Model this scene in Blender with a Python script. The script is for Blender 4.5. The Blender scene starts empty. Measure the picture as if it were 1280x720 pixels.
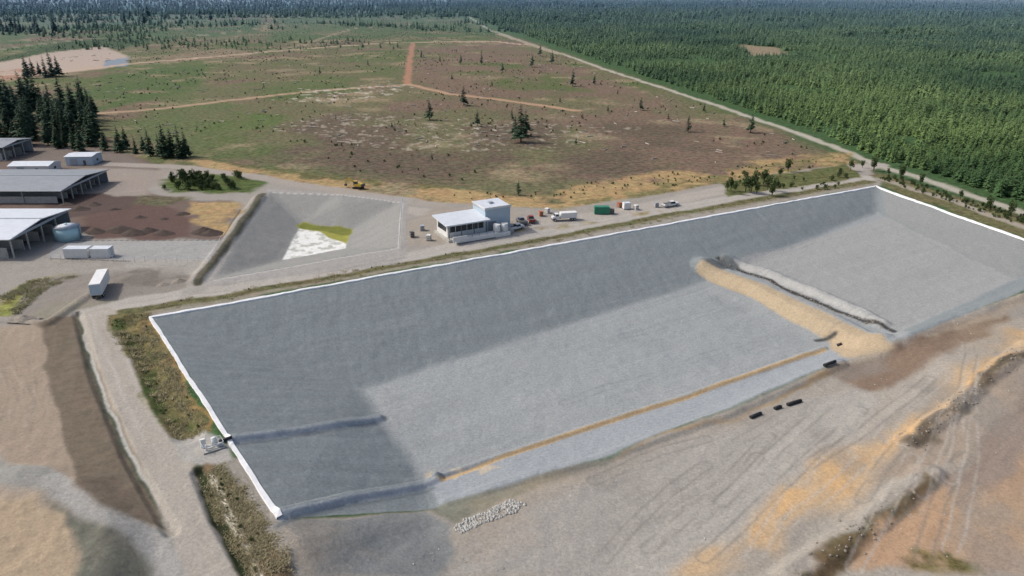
import bpy, bmesh, math, random
import numpy as np
from mathutils import Vector, Matrix
from mathutils.geometry import delaunay_2d_cdt
random.seed(7); rng=np.random.default_rng(11)
scene=bpy.context.scene
# ------------------------------------------------------------------ camera
CH=70.0; PITCH=math.radians(22.3); FPX=914.0
cp,sp=math.cos(PITCH),math.sin(PITCH)
cam=bpy.data.cameras.new("camera"); co=bpy.data.objects.new("camera",cam)
scene.collection.objects.link(co)
co.location=(0,0,CH); co.rotation_euler=(math.radians(90)-PITCH,0,0)
cam.sensor_width=36; cam.lens=FPX/1280*36; cam.clip_start=1; cam.clip_end=40000
scene.camera=co
# ------------------------------------------------------------------ projection helpers (image pixel -> camera ray -> ground coordinates)
def ray(x,y):
    u=(x-640)/FPX; v=(360-y)/FPX
    return np.array([u, cp+v*sp, -sp+v*cp])
def G(x,y,z=0.0):
    d=ray(x,y)
    if d[2]>-0.012: d[2]=-0.012
    t=(CH-z)/-d[2]
    return (d[0]*t,d[1]*t,z)
# ------------------------------------------------------------------ numpy noise
def vnoise(x,y,seed=0):
    xi=np.floor(x).astype(np.int64); yi=np.floor(y).astype(np.int64)
    fx=x-xi; fy=y-yi; fx=fx*fx*(3-2*fx); fy=fy*fy*(3-2*fy)
    def h(a,b):
        n=(a*374761393+b*668265263+seed*1442695041)&0xffffffff
        n=((n^(n>>13))*1274126177)&0xffffffff
        n=n^(n>>16)
        return n/4294967295.0
    return (h(xi,yi)*(1-fx)+h(xi+1,yi)*fx)*(1-fy)+(h(xi,yi+1)*(1-fx)+h(xi+1,yi+1)*fx)*fy
def fbm(x,y,scale,oct=4,seed=0):
    s=0;a=1;t=0;f=1.0/scale
    for i in range(oct):
        s=s+a*vnoise(x*f+17.3*i,y*f-9.1*i,seed+i); t+=a; a*=.5; f*=2.03
    return s/t
def sstep(e0,e1,x):
    t=np.clip((x-e0)/(e1-e0),0,1); return t*t*(3-2*t)
# ------------------------------------------------------------------ distance functions
def seg_dist(px,py,ax,ay,bx,by):
    dx,dy=bx-ax,by-ay; L=dx*dx+dy*dy+1e-12
    t=np.clip(((px-ax)*dx+(py-ay)*dy)/L,0,1)
    return np.hypot(px-ax-t*dx,py-ay-t*dy)
def poly_sdf(px,py,poly):
    d=np.full(px.shape,1e9); ins=np.zeros(px.shape,bool); n=len(poly)
    for i in range(n):
        ax,ay=poly[i][:2]; bx,by=poly[(i+1)%n][:2]
        d=np.minimum(d,seg_dist(px,py,ax,ay,bx,by))
        c=((ay>py)!=(by>py))
        with np.errstate(divide='ignore',invalid='ignore'):
            xx=(bx-ax)*(py-ay)/(by-ay+1e-15)+ax
        ins^=(c&(px<xx))
    return np.where(ins,-d,d)
def line_dist(px,py,pl):
    d=np.full(px.shape,1e9)
    for a,b in zip(pl[:-1],pl[1:]): d=np.minimum(d,seg_dist(px,py,a[0],a[1],b[0],b[1]))
    return d
# ------------------------------------------------------------------ terrain TIN with break lines
A=G(350,648,0);B=G(188,397,0);C=G(1095,233,0);D=(154,209,0);E=(158,190,-1)
N1=(133,175,-3);N2=G(1140,420,-3);N3=G(1062,447,-6);N4=G(760,570,-8);N5=G(535,638,-9)
T1=G(450,487,-11);T2=G(868,357,-8.5);T3=G(1040,437,-8.5);T4=G(530,602,-11)
Q1=(130.6,252.7,-4.5);Q2=(139,188,-4.5);Q3=G(1128,414,-5.5)
tp=[];te=[]
def addl(pts,close=False):
    k=[]
    for p in pts:
        f=None
        for i,q in enumerate(tp):
            if abs(q[0]-p[0])+abs(q[1]-p[1])<.05: f=i
        if f is None: tp.append(tuple(map(float,p))); f=len(tp)-1
        k.append(f)
    for a,b in zip(k[:-1],k[1:]): te.append((a,b))
    if close: te.append((k[-1],k[0]))
addl([A,B,C,D,E,N1,N2,N3,N4,N5,A],False)
addl([T1,T2,Q1,Q2,Q3,T3,T4],True)
addl([B,T1]);addl([A,T4]);addl([C,Q1]);addl([N5,T4])
def off(p,q,o,z):
    dx,dy=q[0]-p[0],q[1]-p[1];L=math.hypot(dx,dy);nx,ny=-dy/L*o,dx/L*o
    return [(p[0]+nx,p[1]+ny,z),(q[0]+nx,q[1]+ny,z)]
o1=off(A,B,6,0);o2=off(B,C,6,0)
addl([o1[0],o1[1]]);addl([o2[0],o2[1]])
addl([(143+18,273,0),(175,200,0)])
n_out=[off(N5,N4,-3,-8),off(N4,N3,-3,-7),off(N3,N2,-3,-4)]
addl([(A[0]+4,A[1]-5,-.3),(N5[0]+1,N5[1]-4,-7.6),n_out[0][1],n_out[1][1],n_out[2][1],(137,170,-3),(175,185,-1)])
addl([G(340,720,-.3),G(300,660,0)]);addl([G(420,720,-3)]);addl([G(560,720,-7)]);addl([G(760,720,-8)]);addl([G(1000,700,-7)])
addl([G(1300,720,-5.5)]);addl([G(1280,500,-5)]);addl([G(1100,520,-6.5)])
for p in [(-30,40,0),(10,40,-6),(60,30,-6),(120,60,-4),(200,150,-1),(260,100,0),(230,20,0),(60,-60,0),(-40,-60,0),(-60,60,0),(-60,110,0),(-200,60,0),(-200,-100,0),(250,-100,0),(300,250,0),(-300,200,0),(300,500,0),(0,420,0),(-300,500,0),(100,340,0),(-60,250,0)]: addl([p])
# storm pond
pc=[G(338,240),G(420,243),G(503,253),G(498,310),G(268,350),G(300,290)]
pb=[G(377,281,-5),G(436,289,-5),G(432,311,-5),G(353,326,-5)]
addl([(p[0],p[1],.5) for p in pc],True);addl(pb,True)
for a_ in (0,2,3,4): addl([(pc[a_][0],pc[a_][1],.5),pb[{0:0,2:1,3:2,4:3}[a_]]])
W=12000
for p in [(-W,-W,0),(W,-W,0),(W,W,0),(-W,W,0)]: addl([p])
r_=delaunay_2d_cdt([Vector(p[:2]) for p in tp],te,[],0,1e-4)
dv=np.array([v[:] for v in r_[0]]); orig=r_[3]
dz=[]
for i,o in enumerate(orig):
    if o: dz.append(tp[o[0]][2])
    else:
        q=dv[i]; w=[(1/(math.hypot(q[0]-p[0],q[1]-p[1])+1e-3)**2,p[2]) for p in tp]
        dz.append(sum(a*b for a,b in w)/sum(a for a,b in w))
dz=np.array(dz); tris=[]
for f in r_[2]:
    f=list(f)
    for i in range(1,len(f)-1): tris.append((f[0],f[i],f[i+1]))
def tinz(x,y):
    x=np.asarray(x,float);y=np.asarray(y,float);out=np.zeros(x.shape)
    near=(np.abs(x)<650)&(y>-420)&(y<650)
    idn=np.nonzero(near)[0];xn=x[idn];yn=y[idn];on=np.zeros(xn.shape)
    for a,b,c in tris:
        if dz[a]==0 and dz[b]==0 and dz[c]==0: continue
        pa,pb_,pc_=dv[a],dv[b],dv[c]
        m=(xn>=min(pa[0],pb_[0],pc_[0])-.01)&(xn<=max(pa[0],pb_[0],pc_[0])+.01)&(yn>=min(pa[1],pb_[1],pc_[1])-.01)&(yn<=max(pa[1],pb_[1],pc_[1])+.01)
        ii=np.nonzero(m)[0]
        if not len(ii): continue
        X=xn[ii];Y=yn[ii]
        den=(pb_[1]-pc_[1])*(pa[0]-pc_[0])+(pc_[0]-pb_[0])*(pa[1]-pc_[1])
        if abs(den)<1e-9: continue
        l1=((pb_[1]-pc_[1])*(X-pc_[0])+(pc_[0]-pb_[0])*(Y-pc_[1]))/den
        l2=((pc_[1]-pa[1])*(X-pc_[0])+(pa[0]-pc_[0])*(Y-pc_[1]))/den
        l3=1-l1-l2; k=(l1>=-1e-6)&(l2>=-1e-6)&(l3>=-1e-6)
        on[ii[k]]=(l1*dz[a]+l2*dz[b]+l3*dz[c])[k]
    out[idn]=on
    return out
ridges=[]
def H(x,y,fine=False):
    x=np.atleast_1d(np.asarray(x,float));y=np.atleast_1d(np.asarray(y,float))
    z=tinz(x,y)
    if fine:   # weathered, slightly rounded breaks of slope
        for dx,dy in ((1.6,0),(-1.6,0),(0,1.6),(0,-1.6)): z=z+tinz(x+dx,y+dy)
        z=z/5
    for pl,h,top,sl,wob in ridges:
        xs=[p[0] for p in pl];ys=[p[1] for p in pl];mg=top+sl+2
        m=np.nonzero((x>min(xs)-mg)&(x<max(xs)+mg)&(y>min(ys)-mg)&(y<max(ys)+mg))[0]
        if len(m):
            d=line_dist(x[m],y[m],pl)
            hh=h
            if wob: hh=h*(1-wob+2*wob*fbm(x[m],y[m],3.0,3,5))
            z[m]+=hh*sstep(0,1,1-(d-top)/sl)
    r=np.hypot(x,y)
    amp=sstep(320,1600,r)*9
    z=z+(fbm(x,y,420,3,3)-.5)*2*amp+sstep(2500,9000,r)*(fbm(x,y,2500,3,9)-.3)*90
    if fine:
        z=z+(fbm(x,y,2.2,4,21)-.5)*.24*sstep(3000,500,r)+(fbm(x,y,14,2,22)-.5)*.3*sstep(3000,500,r)
    return z
def S(x,y):
    """site point projected from image pixel coordinates: where the sight line meets the terrain"""
    d=ray(x,y)
    if d[2]>-0.02: d[2]=-0.02
    t=np.linspace((CH-12)/-d[2],(CH+14)/-d[2],260)
    z=H(d[0]*t,d[1]*t); g=CH+d[2]*t-z
    i=np.nonzero(g<=0)[0]
    if len(i)==0 or i[0]==0: tt=CH/-d[2]
    else:
        j=i[0]; tt=t[j-1]+(t[j]-t[j-1])*g[j-1]/(g[j-1]-g[j]+1e-9)
    return (d[0]*tt,d[1]*tt,CH+d[2]*tt)
def SL(pts): return [S(*p) for p in pts]
new=[]
def ridge(px,h,top,sl,wob=0): new.append((SL(px),h,top,sl,wob))
ridge([(884,334),(940,358),(1000,388),(1062,420),(1085,428)],2.0,1.6,4.0,.05)
ridge([(292,549),(380,538),(474,524)],.85,.25,1.5,.06)
ridge([(352,643),(440,622),(545,600)],.85,.25,1.5,.06)
ridge([(545,598),(700,547),(860,495),(1030,436)],.6,.2,.9,.15)
ridge([(560,628),(640,602),(757,570),(900,520),(1050,452)],.5,.6,1.6,.3)
ridge([(1110,428),(1180,400),(1290,362)],.7,1,3,.4)
ridge([(990,722),(1080,660),(1162,592)],.9,.8,2.6,.4)
ridge([(1135,552),(1190,515),(1225,480),(1285,432)],.8,.5,2.2,.6)
ridge([(97,392),(118,470),(160,570),(214,664)],-.7,.3,1.2,.3)
ridge([(250,590),(275,650),(318,722)],-.9,.4,1.4,.3)
ridge([(160,400),(195,480),(235,545)],-.9,.6,2.4,.3)
ridge([(912,324),(960,341),(1010,362),(1070,388),(1100,404)],.9,.5,2.6,.4)
ridge([(245,352),(285,300),(325,246)],.9,.8,2,.1)
ridge([(0,640),(40,650),(70,690),(60,730)],2.2,6,7,.1)
ridge([(0,400),(60,405),(110,370)],.7,.4,1.5,.2)
ridges=new
# ------------------------------------------------------------------ ground sheet (one polar sheet out to the horizon)
th_in=np.radians(np.linspace(-41,41,1120))
th_out=np.radians(np.concatenate([np.linspace(41.6,180,90)]))
th=np.concatenate([-th_out[::-1],th_in,th_out])
dep=np.concatenate([np.radians(np.linspace(88,47,16)),np.radians(np.linspace(46.5,3.0,760)),np.radians(np.geomspace(2.94,.22,80))])
rad=CH/np.tan(dep)
R,T=np.meshgrid(rad,th,indexing='ij')
gx=(R*np.sin(T)).ravel();gy=(R*np.cos(T)).ravel()
NR,NT=R.shape
gz=H(gx,gy,True)
V=np.stack([gx,gy,gz],1)
idx=np.arange(NR*NT).reshape(NR,NT)
q=np.stack([idx[:-1,:-1],idx[:-1,1:],idx[1:,1:],idx[1:,:-1]],-1).reshape(-1,4)[:, ::-1]
me=bpy.data.meshes.new("ground")
me.vertices.add(len(V));me.vertices.foreach_set("co",V.astype(np.float32).ravel())
me.loops.add(q.size);me.loops.foreach_set("vertex_index",q.astype(np.int32).ravel())
me.polygons.add(len(q));me.polygons.foreach_set("loop_start",np.arange(0,q.size,4,dtype=np.int32))
me.polygons.foreach_set("use_smooth",np.ones(len(q),bool))
me.update(calc_edges=True)
# ------------------------------------------------------------------ soil zones
GAIN=1.10
def lin(c):
    c=np.array(c,float)/255; return np.where(c<=.04045,c/12.92,((c+.055)/1.055)**2.4)
def C_(c,g=GAIN): return lin(c)*g
col=np.tile(C_((62,86,56)),(len(V),1)); veg=np.ones(len(V))
wx=gx+(fbm(gx,gy,9,4,31)-.5)*6; wy=gy+(fbm(gx,gy,9,4,32)-.5)*6
def blend(ii,m,c,vg):
    col[ii]=col[ii]*(1-m[:,None])+C_(c)*m[:,None]
    if vg is not None: veg[ii]=veg[ii]*(1-m)+vg*m
def sel(pl,mg):
    xs=[p[0] for p in pl];ys=[p[1] for p in pl]
    return np.nonzero((gx>min(xs)-mg)&(gx<max(xs)+mg)&(gy>min(ys)-mg)&(gy<max(ys)+mg))[0]
def paint(px,c,soft=.6,vg=0.,warp=.5,nz=None,a=1.,world=False):
    pl=px if world else SL(px)
    ii=sel(pl,soft+7)
    if not len(ii): return
    X=gx[ii]+(wx[ii]-gx[ii])*warp;Y=gy[ii]+(wy[ii]-gy[ii])*warp
    d=poly_sdf(X,Y,pl); m=sstep(soft,-soft,d)*a
    if nz: m=m*sstep(nz[1],nz[2],fbm(gx[ii],gy[ii],nz[0],5,nz[3]))
    blend(ii,m,c,vg)
def stroke(px,w,c,soft=.5,vg=0.,warp=.3,nz=None,a=1.,off=0,world=False):
    pl=px if world else SL(px)
    ii=sel(pl,w+soft+7)
    if not len(ii): return
    X=gx[ii]+(wx[ii]-gx[ii])*warp;Y=gy[ii]+(wy[ii]-gy[ii])*warp
    d=line_dist(X,Y,pl)
    if off: d=np.abs(d-off)
    m=sstep(w/2+soft,w/2-soft,d)*a
    if nz: m=m*sstep(nz[1],nz[2],fbm(gx[ii],gy[ii],nz[0],4,nz[3]))
    blend(ii,m,c,vg)
def streak(px,ang,la,lw,amp,seed,world=False,soft=2,bend=3.0):
    """machine-worked ground: long thin variations along the working direction"""
    pl=px if world else SL(px)
    ii=sel(pl,soft)
    X,Y=gx[ii],gy[ii];m=sstep(soft,-soft,poly_sdf(X,Y,pl))
    X=X+(fbm(X,Y,45,2,seed+5)-.5)*bend*2;Y=Y+(fbm(X,Y,45,2,seed+6)-.5)*bend*2
    c,s=math.cos(ang),math.sin(ang);u=X*c+Y*s;v=-X*s+Y*c
    n=fbm(u/la*lw,v,lw,4,seed)-.5
    col[ii]*=(1+2*amp*m*n)[:,None]
# --- clear-cut fields
F=[(-250,110),(-100,50),(0,22),(300,12),(530,8),(640,45),(900,135),(1060,200),(1110,222),(650,262),(240,240),(-100,200)]
paint(F,(99,97,75),8,1,2)
paint(F,(108,93,83),8,1,2,(60,.45,.66,41))
paint(F,(84,94,62),8,1,2,(75,.50,.70,51))
paint(F,(134,122,102),6,1,2,(22,.56,.74,61),.8)
paint([(120,140),(300,90),(520,60),(505,110),(330,125),(240,210)],(88,97,67),10,1,2,(40,.38,.7,71))
paint([(515,60),(640,56),(760,100),(880,140),(700,160),(560,120),(510,100)],(110,95,85),10,1,2,(40,.3,.6,72))
paint([(260,190),(420,140),(700,140),(900,165),(1030,190),(650,235),(400,215)],(93,83,73),10,1,2,(40,.34,.62,73))
paint([(240,165),(300,140),(360,145),(340,165),(270,185)],(84,98,60),5,1,2,(20,.35,.6,74))
paint([(60,120),(140,90),(260,80),(250,110),(120,140)],(76,92,58),6,1,2,(25,.3,.55,78))
paint([(350,20),(420,5),(560,8),(650,45),(500,48),(330,52)],(78,92,62),12,1,2,(60,.3,.55,75))
paint([(0,30),(150,14),(330,16),(320,40),(150,60),(0,64)],(72,90,60),12,1,2,(50,.35,.6,79))
paint([(200,70),(280,60),(330,66),(300,72),(210,78)],(120,108,92),8,1,2)
paint([(-20,76),(90,50),(200,48),(150,60),(60,66),(0,80)],(60,76,50),6,1,2)
paint([(920,55),(975,60),(985,68),(940,70)],(130,118,100),8,1,2)
paint([(-60,106),(-60,90),(0,78),(60,66),(130,58),(160,70),(155,82),(60,94),(0,98)],(162,147,134),4,0,1)
paint([(-20,92),(40,84),(70,88),(40,96),(-20,104)],(150,118,98),3,0,1.5,(12,.3,.55,80))
paint([(130,76),(160,72),(160,83),(130,84)],(120,130,140),2,0,1)
TR=[([(-100,100),(0,94),(60,92),(160,80),(300,68),(420,58),(500,53),(620,52),(655,56)],10.5,(170,148,128)),
    ([(516,54),(512,75),(509,105)],6,(150,114,92)),([(509,105),(560,117),(620,124),(720,138)],6,(160,132,108)),
    ([(120,142),(200,136),(300,124),(400,113),(506,106)],6.5,(158,135,113)),([(300,70),(345,62),(380,56),(440,36),(520,30)],5,(136,124,104)),
    ([(0,62),(120,48),(260,44),(380,30)],6,(128,122,100)),
    ([(545,5),(600,30),(640,47),(760,88),(900,133),(1000,168),(1060,190),(1090,204),(1180,232),(1280,266),(1420,312)],5,(160,155,142)),
    ([(620,42),(655,53),(700,68)],9,(146,135,116))]
for pts,w,c in TR: stroke(pts,w,c,1.5,0,.7)
paint([(360,128),(380,112),(500,104),(520,112),(440,126)],(176,168,158),2,.5,2,(4,.54,.68,77),.8)
paint([(330,160),(420,140),(640,150),(800,160),(700,190),(500,190)],(156,147,136),2,.5,2,(3,.60,.72,76),.7)
paint([(236,196),(330,212),(420,222),(560,236),(660,246),(760,222),(900,208),(1000,194),(1062,190),(1068,212),(900,246),(700,262),(560,256),(400,238),(250,228)],(154,132,98),3,.7,1.5,(14,.25,.5,81))
paint([(236,196),(420,220),(560,234),(650,242),(600,246),(400,226)],(94,92,64),2,1,1.5,(9,.42,.6,82))
paint([(700,256),(905,212),(1060,192),(1060,205),(900,236),(720,262)],(116,108,78),2,1,1.5,(8,.40,.6,83))
# --- operational apron
paint([(-60,215),(125,200),(205,210),(300,222),(420,236),(545,252),(700,262),(840,240),(905,228),(1000,212),(1090,203),(1098,232),(700,305),(400,352),(190,397),(60,412),(-60,420),(-60,300)],(142,137,129),1.5,0,1)
paint([(-30,205),(110,180),(150,190),(200,205),(185,240),(230,250),(300,250),(290,300),(120,298),(70,285),(20,310),(-30,300)],(104,90,83),2,.1,1.2)
paint([(-30,195),(40,178),(150,190),(200,212),(110,214)],(110,101,94),2,.1,1)
paint([(100,210),(215,212),(180,245),(100,262)],(140,131,122),2,0,1)
paint([(240,252),(302,252),(292,296),(240,275)],(154,132,98),1.5,.6,1,(7,.2,.5,84))
paint([(105,262),(200,252),(245,272),(230,298),(110,298)],(92,74,68),1.5,0,1)
paint([(60,248),(120,240),(170,246),(160,262),(70,275)],(84,71,66),1.5,0,1)
paint([(170,244),(245,248),(200,258),(160,256)],(90,86,70),1.5,1,1)
paint([(68,302),(275,299),(262,326),(60,322)],(146,145,142),.6,0,.2)
stroke([(62,323),(262,327),(276,300),(300,262)],.5,(80,78,74),.25,0,.1)
stroke([(68,301),(276,299)],.5,(90,88,84),.25,0,.1)
paint([(200,225),(290,214),(345,225),(310,242),(215,240)],(76,90,52),2,1,1)
paint([(0,372),(40,350),(100,345),(60,360),(20,392),(0,392)],(128,128,76),1.5,1,1)
paint([(40,352),(110,342),(240,340),(238,362),(150,372),(100,385),(20,400),(30,372)],(130,124,116),1.2,.0,1)
paint([(20,400),(60,380),(150,372),(130,386),(60,402)],(130,125,112),1,0,1)
paint([(120,355),(160,360),(230,352),(236,342),(180,338)],(112,106,98),1.5,0,1.5,(5,.4,.6,85))
NRD=[(108,392),(160,379),(300,360),(420,338),(560,312),(700,287),(860,258),(980,238),(1085,222)]
stroke(NRD,7.5,(160,155,147),.8,0,.3)
stroke([(500,262),(640,282),(760,268),(900,238),(1040,214),(1100,206)],8,(156,150,141),1.2,0,.4)
stroke([(170,330),(240,330),(262,345),(240,362)],6,(150,146,138),1,0,.4)
stroke([(130,205),(215,208),(300,218),(420,238),(545,256)],7,(148,141,132),1,0,.4)
paint([(500,290),(545,258),(640,262),(660,285),(560,306),(505,306)],(146,138,127),1.5,0,1)
stroke([(560,304),(640,290),(720,280),(840,262)],3,(140,128,100),1,.6,.8,(7,.4,.6,86))
stroke([(150,392),(186,387),(400,350),(640,307),(860,265),(1085,227)],4.4,(92,91,66),.6,1,.5)
stroke([(186,391),(400,353),(640,310),(860,268),(1090,230)],1.8,(130,124,110),.6,.4,.3)
paint([(900,228),(1060,205),(1080,222),(910,246)],(90,93,62),1,1,1)
paint([(1098,215),(1280,270),(1420,318),(1420,345),(1280,296),(1098,231)],(98,96,70),1.5,1,1)
stroke([(1100,224),(1190,250),(1290,288),(1400,330)],4,(148,140,127),.8,.1,.5)
# pond
paint([(335,236),(510,248),(508,318),(500,330),(262,356),(240,350),(292,280)],(148,145,140),.8,0,.2)
paint([(338,240),(420,243),(503,253),(498,310),(268,350),(300,290)],(134,134,130),.6,0,.2)
stroke([(338,240),(420,243),(503,253),(498,310),(268,350)],.5,(172,170,164),.2,0,.1)
paint([(377,281),(436,289),(432,311),(353,326)],(210,210,205),.3,0,.1)
paint([(377,281),(436,289),(432,311),(353,326)],(168,170,160),.4,0,.4,(2.2,.5,.62,88))
paint([(372,283),(377,280),(438,288),(434,306),(424,300),(400,292),(378,287)],(140,139,70),.5,.2,.8)
paint([(377,280),(438,288),(437,294),(400,290),(376,286)],(108,112,56),.5,.2,.6)
stroke([(245,354),(290,295),(330,242)],2.2,(90,88,76),.4,.6,.2)
# --- left foreground
paint([(-80,405),(60,402),(100,390),(112,392),(270,725),(200,860),(-200,860),(-200,500)],(148,136,121),1,0,.6)
paint([(-80,415),(48,408),(70,500),(98,600),(60,600),(0,560),(-100,560)],(144,131,116),2,.1,1)
paint([(48,408),(96,395),(130,480),(212,662),(150,652),(98,610),(66,500)],(106,96,84),.5,.25,.5)
paint([(-80,556),(0,562),(60,592),(112,625),(152,654),(212,668),(236,690),(275,725),(200,760),(120,650),(60,622),(-80,610)],(136,135,129),1,0,.8)
paint([(60,625),(110,640),(190,700),(200,740),(90,740),(105,700)],(104,103,94),1,.3,.8)
paint([(-60,622),(40,622),(78,640),(108,700),(100,760),(-60,760)],(156,140,118),1,.05,.8)
stroke([(60,600),(120,640),(180,672),(240,724)],3.2,(152,150,145),.8,0,.4,None,.7)
stroke([(96,390),(116,470),(158,570),(214,666)],.9,(80,82,72),.3,.5,.4)
stroke([(100,390),(121,470),(163,570),(218,662)],.6,(158,158,152),.25,0,.3)
LRD=[(122,392),(138,430),(175,510),(215,590),(262,690),(300,760)]
stroke(LRD,7.2,(154,148,138),.6,0,.25)
paint([(132,396),(186,390),(258,538),(248,552),(216,552)],(106,98,70),.6,1,.5)
stroke([(152,400),(185,470),(228,545)],3.0,(76,86,50),.7,1,1.0,(5,.35,.6,90))
stroke([(188,400),(262,540)],1.0,(136,114,76),.5,.8,1)
paint([(214,550),(256,540),(285,548),(305,575),(262,582),(226,578)],(154,151,144),.6,0,.5)
paint([(243,590),(262,577),(285,580),(310,610),(380,725),(300,725)],(110,96,76),.6,.6,.5)
stroke([(262,596),(288,650),(326,725)],1.2,(190,184,170),.3,0,.3)
stroke([(248,590),(272,650),(312,725)],1.7,(52,60,42),.4,1,.4)
stroke([(300,580),(345,655),(395,725)],4.5,(138,133,124),.5,0,.3)
# --- south side construction ground
SC=[(350,650),(530,640),(560,625),(760,572),(1050,452),(1110,425),(1290,362),(1400,330),(1700,420),(1700,900),(330,900),(372,725)]
paint(SC,(146,140,130),.6,0,.2)
paint([(352,651),(530,642),(565,660),(566,690),(548,722),(395,722)],(122,124,122),.8,0,.5)
paint([(560,625),(690,590),(757,572),(740,585),(640,625),(570,660),(530,640)],(112,112,102),.8,.3,.8)
paint([(757,572),(900,522),(1010,482),(1050,452),(1062,446),(1050,470),(900,530),(770,570)],(150,131,104),.6,.2,.8)
paint([(560,722),(600,655),(700,610),(900,545),(1000,500),(1075,500),(960,600),(800,722)],(145,141,134),2,0,1)
paint([(1040,475),(1062,440),(1130,424),(1250,380),(1260,398),(1180,450),(1090,496)],(122,105,90),1.5,0,1)
paint([(1052,452),(1062,440),(1160,418),(1290,362),(1290,380),(1220,402)],(150,139,124),1,0,1)
stroke([(820,730),(960,620),(1080,520),(1180,455),(1290,405)],5,(154,147,136),1.5,0,.8)
stroke([(870,722),(980,640),(1090,565),(1180,520),(1215,470),(1290,425)],7.5,(174,151,121),2.6,0,1.6,(12,.1,.42,93))
stroke([(900,690),(1000,628),(1100,560),(1200,490),(1290,425)],2.8,(186,153,111),1.4,0,2.0,(7,.36,.62,92),.85)
stroke([(780,725),(900,640),(1000,560),(1080,500)],7,(153,149,141),1.5,0,.6)
paint([(985,722),(1070,655),(1160,590),(1172,600),(1100,680),(1050,722)],(94,82,63),.8,.6,1)
paint([(1060,722),(1110,670),(1170,600),(1290,560),(1290,722)],(152,129,107),1.5,.05,1)
paint([(1090,650),(1170,600),(1200,620),(1120,722),(1060,722)],(160,133,107),1.5,0,1.5)
paint([(1110,722),(1140,690),(1200,690),(1230,722)],(104,96,66),1,1,1,(6,.3,.5,94))
paint([(1180,600),(1240,520),(1290,470),(1290,560),(1210,640)],(130,117,106),1.5,0,1)
paint([(1080,600),(1140,555),(1200,520),(1230,480),(1290,440),(1290,470),(1200,570),(1160,590)],(142,130,116),1.5,0,1)
stroke([(1135,552),(1190,515),(1225,480),(1285,435)],2.6,(100,90,76),.8,.3,1.4)
paint(SC,(160,142,118),2,0,1,(26,.60,.80,96),.35)
paint(SC,(128,124,117),2,0,1,(18,.56,.7,97),.5)
# --- the lined cell
CELL=[A,B,C,D,E,N1,N2,N3,N4,N5]
paint(CELL,(120,127,128),.25,0,0,world=True)
FL=[T1,T2,Q1,Q2,Q3,N2,N3,N4,(N5[0]+3,N5[1]+1),T4]
paint(FL,(138,142,142),1.2,0,.25,world=True)
paint([T4,T3,N3,N4,(N5[0]+2,N5[1]+1)],(138,143,146),.7,0,.3,world=True)
paint([Q1,Q2,Q3,S(1000,375),S(925,322),S(1108,272)],(142,143,141),1,0,.4,world=True)
paint([S(1108,270),S(1100,238),D,E,Q2],(128,130,129),.8,0,.3,world=True)
paint([T1,S(600,500),S(1030,430),T4],(148,150,150),4,0,1,(22,.42,.62,101),.5,True)
paint([T1,T2,S(1030,430),T4],(128,132,133),3,0,1,(12,.52,.7,102),.5,True)
paint([S(536,590),S(545,580),S(600,578),S(640,585),S(560,598)],(172,160,140),.6,0,1.2,(2.5,.5,.62,103),.8,True)
stroke([(545,598),(700,547),(860,495),(1030,436)],1.0,(174,151,117),.2,0,.15)
stroke([(884,334),(940,358),(1000,388),(1062,420),(1085,428)],6.2,(162,147,123),.6,0,.3)
paint([(1030,418),(1062,410),(1105,425),(1118,432),(1060,446),(1036,438)],(162,146,122),.8,0,.5)
stroke([(925,328),(960,341),(1010,362),(1070,388),(1100,404)],4.6,(158,158,154),.9,0,.8)
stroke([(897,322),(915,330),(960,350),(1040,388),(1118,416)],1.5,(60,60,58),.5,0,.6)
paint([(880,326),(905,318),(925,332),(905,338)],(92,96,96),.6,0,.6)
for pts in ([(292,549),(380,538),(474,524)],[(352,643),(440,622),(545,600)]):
    stroke(pts,1.5,(152,157,160),.5,0,.1)  # lit ridge top painted as a pale line
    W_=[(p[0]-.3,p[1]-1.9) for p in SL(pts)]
    stroke(W_,.9,(98,104,107),.4,0,.1,None,.7,0,True)  # shadow on the near side of the ridge, painted as a dark strip
stroke([(1020,426),(1042,419)],1.2,(66,66,64),.4,0,.2)
ux,uy=(C[0]-B[0]),(C[1]-B[1]);L=math.hypot(ux,uy);ux/=L;uy/=L
UV=math.atan2(uy,ux)
streak([A,B,T1,T4],UV,22,1.0,.12,300,True,1,2)
streak([B,C,Q1,T2,T1],UV+1.35,16,1.0,.08,310,True,1,4)
streak([B,C,Q1,T2,T1],UV,40,1.6,.08,315,True,1,6)
streak(FL,UV,50,1.1,.07,320,True,2,4)
streak(SC,.75,46,1.6,.10,330,False,3,5)
streak(SC,.30,26,.9,.05,335,False,3,4)
streak([(-80,405),(100,390),(270,725),(-200,860),(-200,500)],1.95,30,1.0,.09,340,False,2,3)
streak([(48,408),(96,395),(130,480),(212,662),(150,652),(98,610),(66,500)],.5,9,.8,.12,345,False,1,2)
streak([(-60,215),(545,252),(1090,203),(1098,232),(400,352),(60,412)],UV,50,1.4,.07,350,False,2,4)
for k in range(34):
    s=random.uniform(6,L-60);o=-random.uniform(3,70);ln=random.uniform(20,60)
    x0=B[0]+ux*s+uy*-o*1.0;y0=B[1]+uy*s+ux*o
    pl=[(x0,y0),(x0+ux*ln*.5,y0+uy*ln*.5+random.uniform(-1,1)),(x0+ux*ln,y0+uy*ln)]
    stroke(pl,.35,(138,142,144) if k%2 else (108,113,114),.25,None,.5,(9,.45,.6,k),.4,1.0,True)
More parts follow.
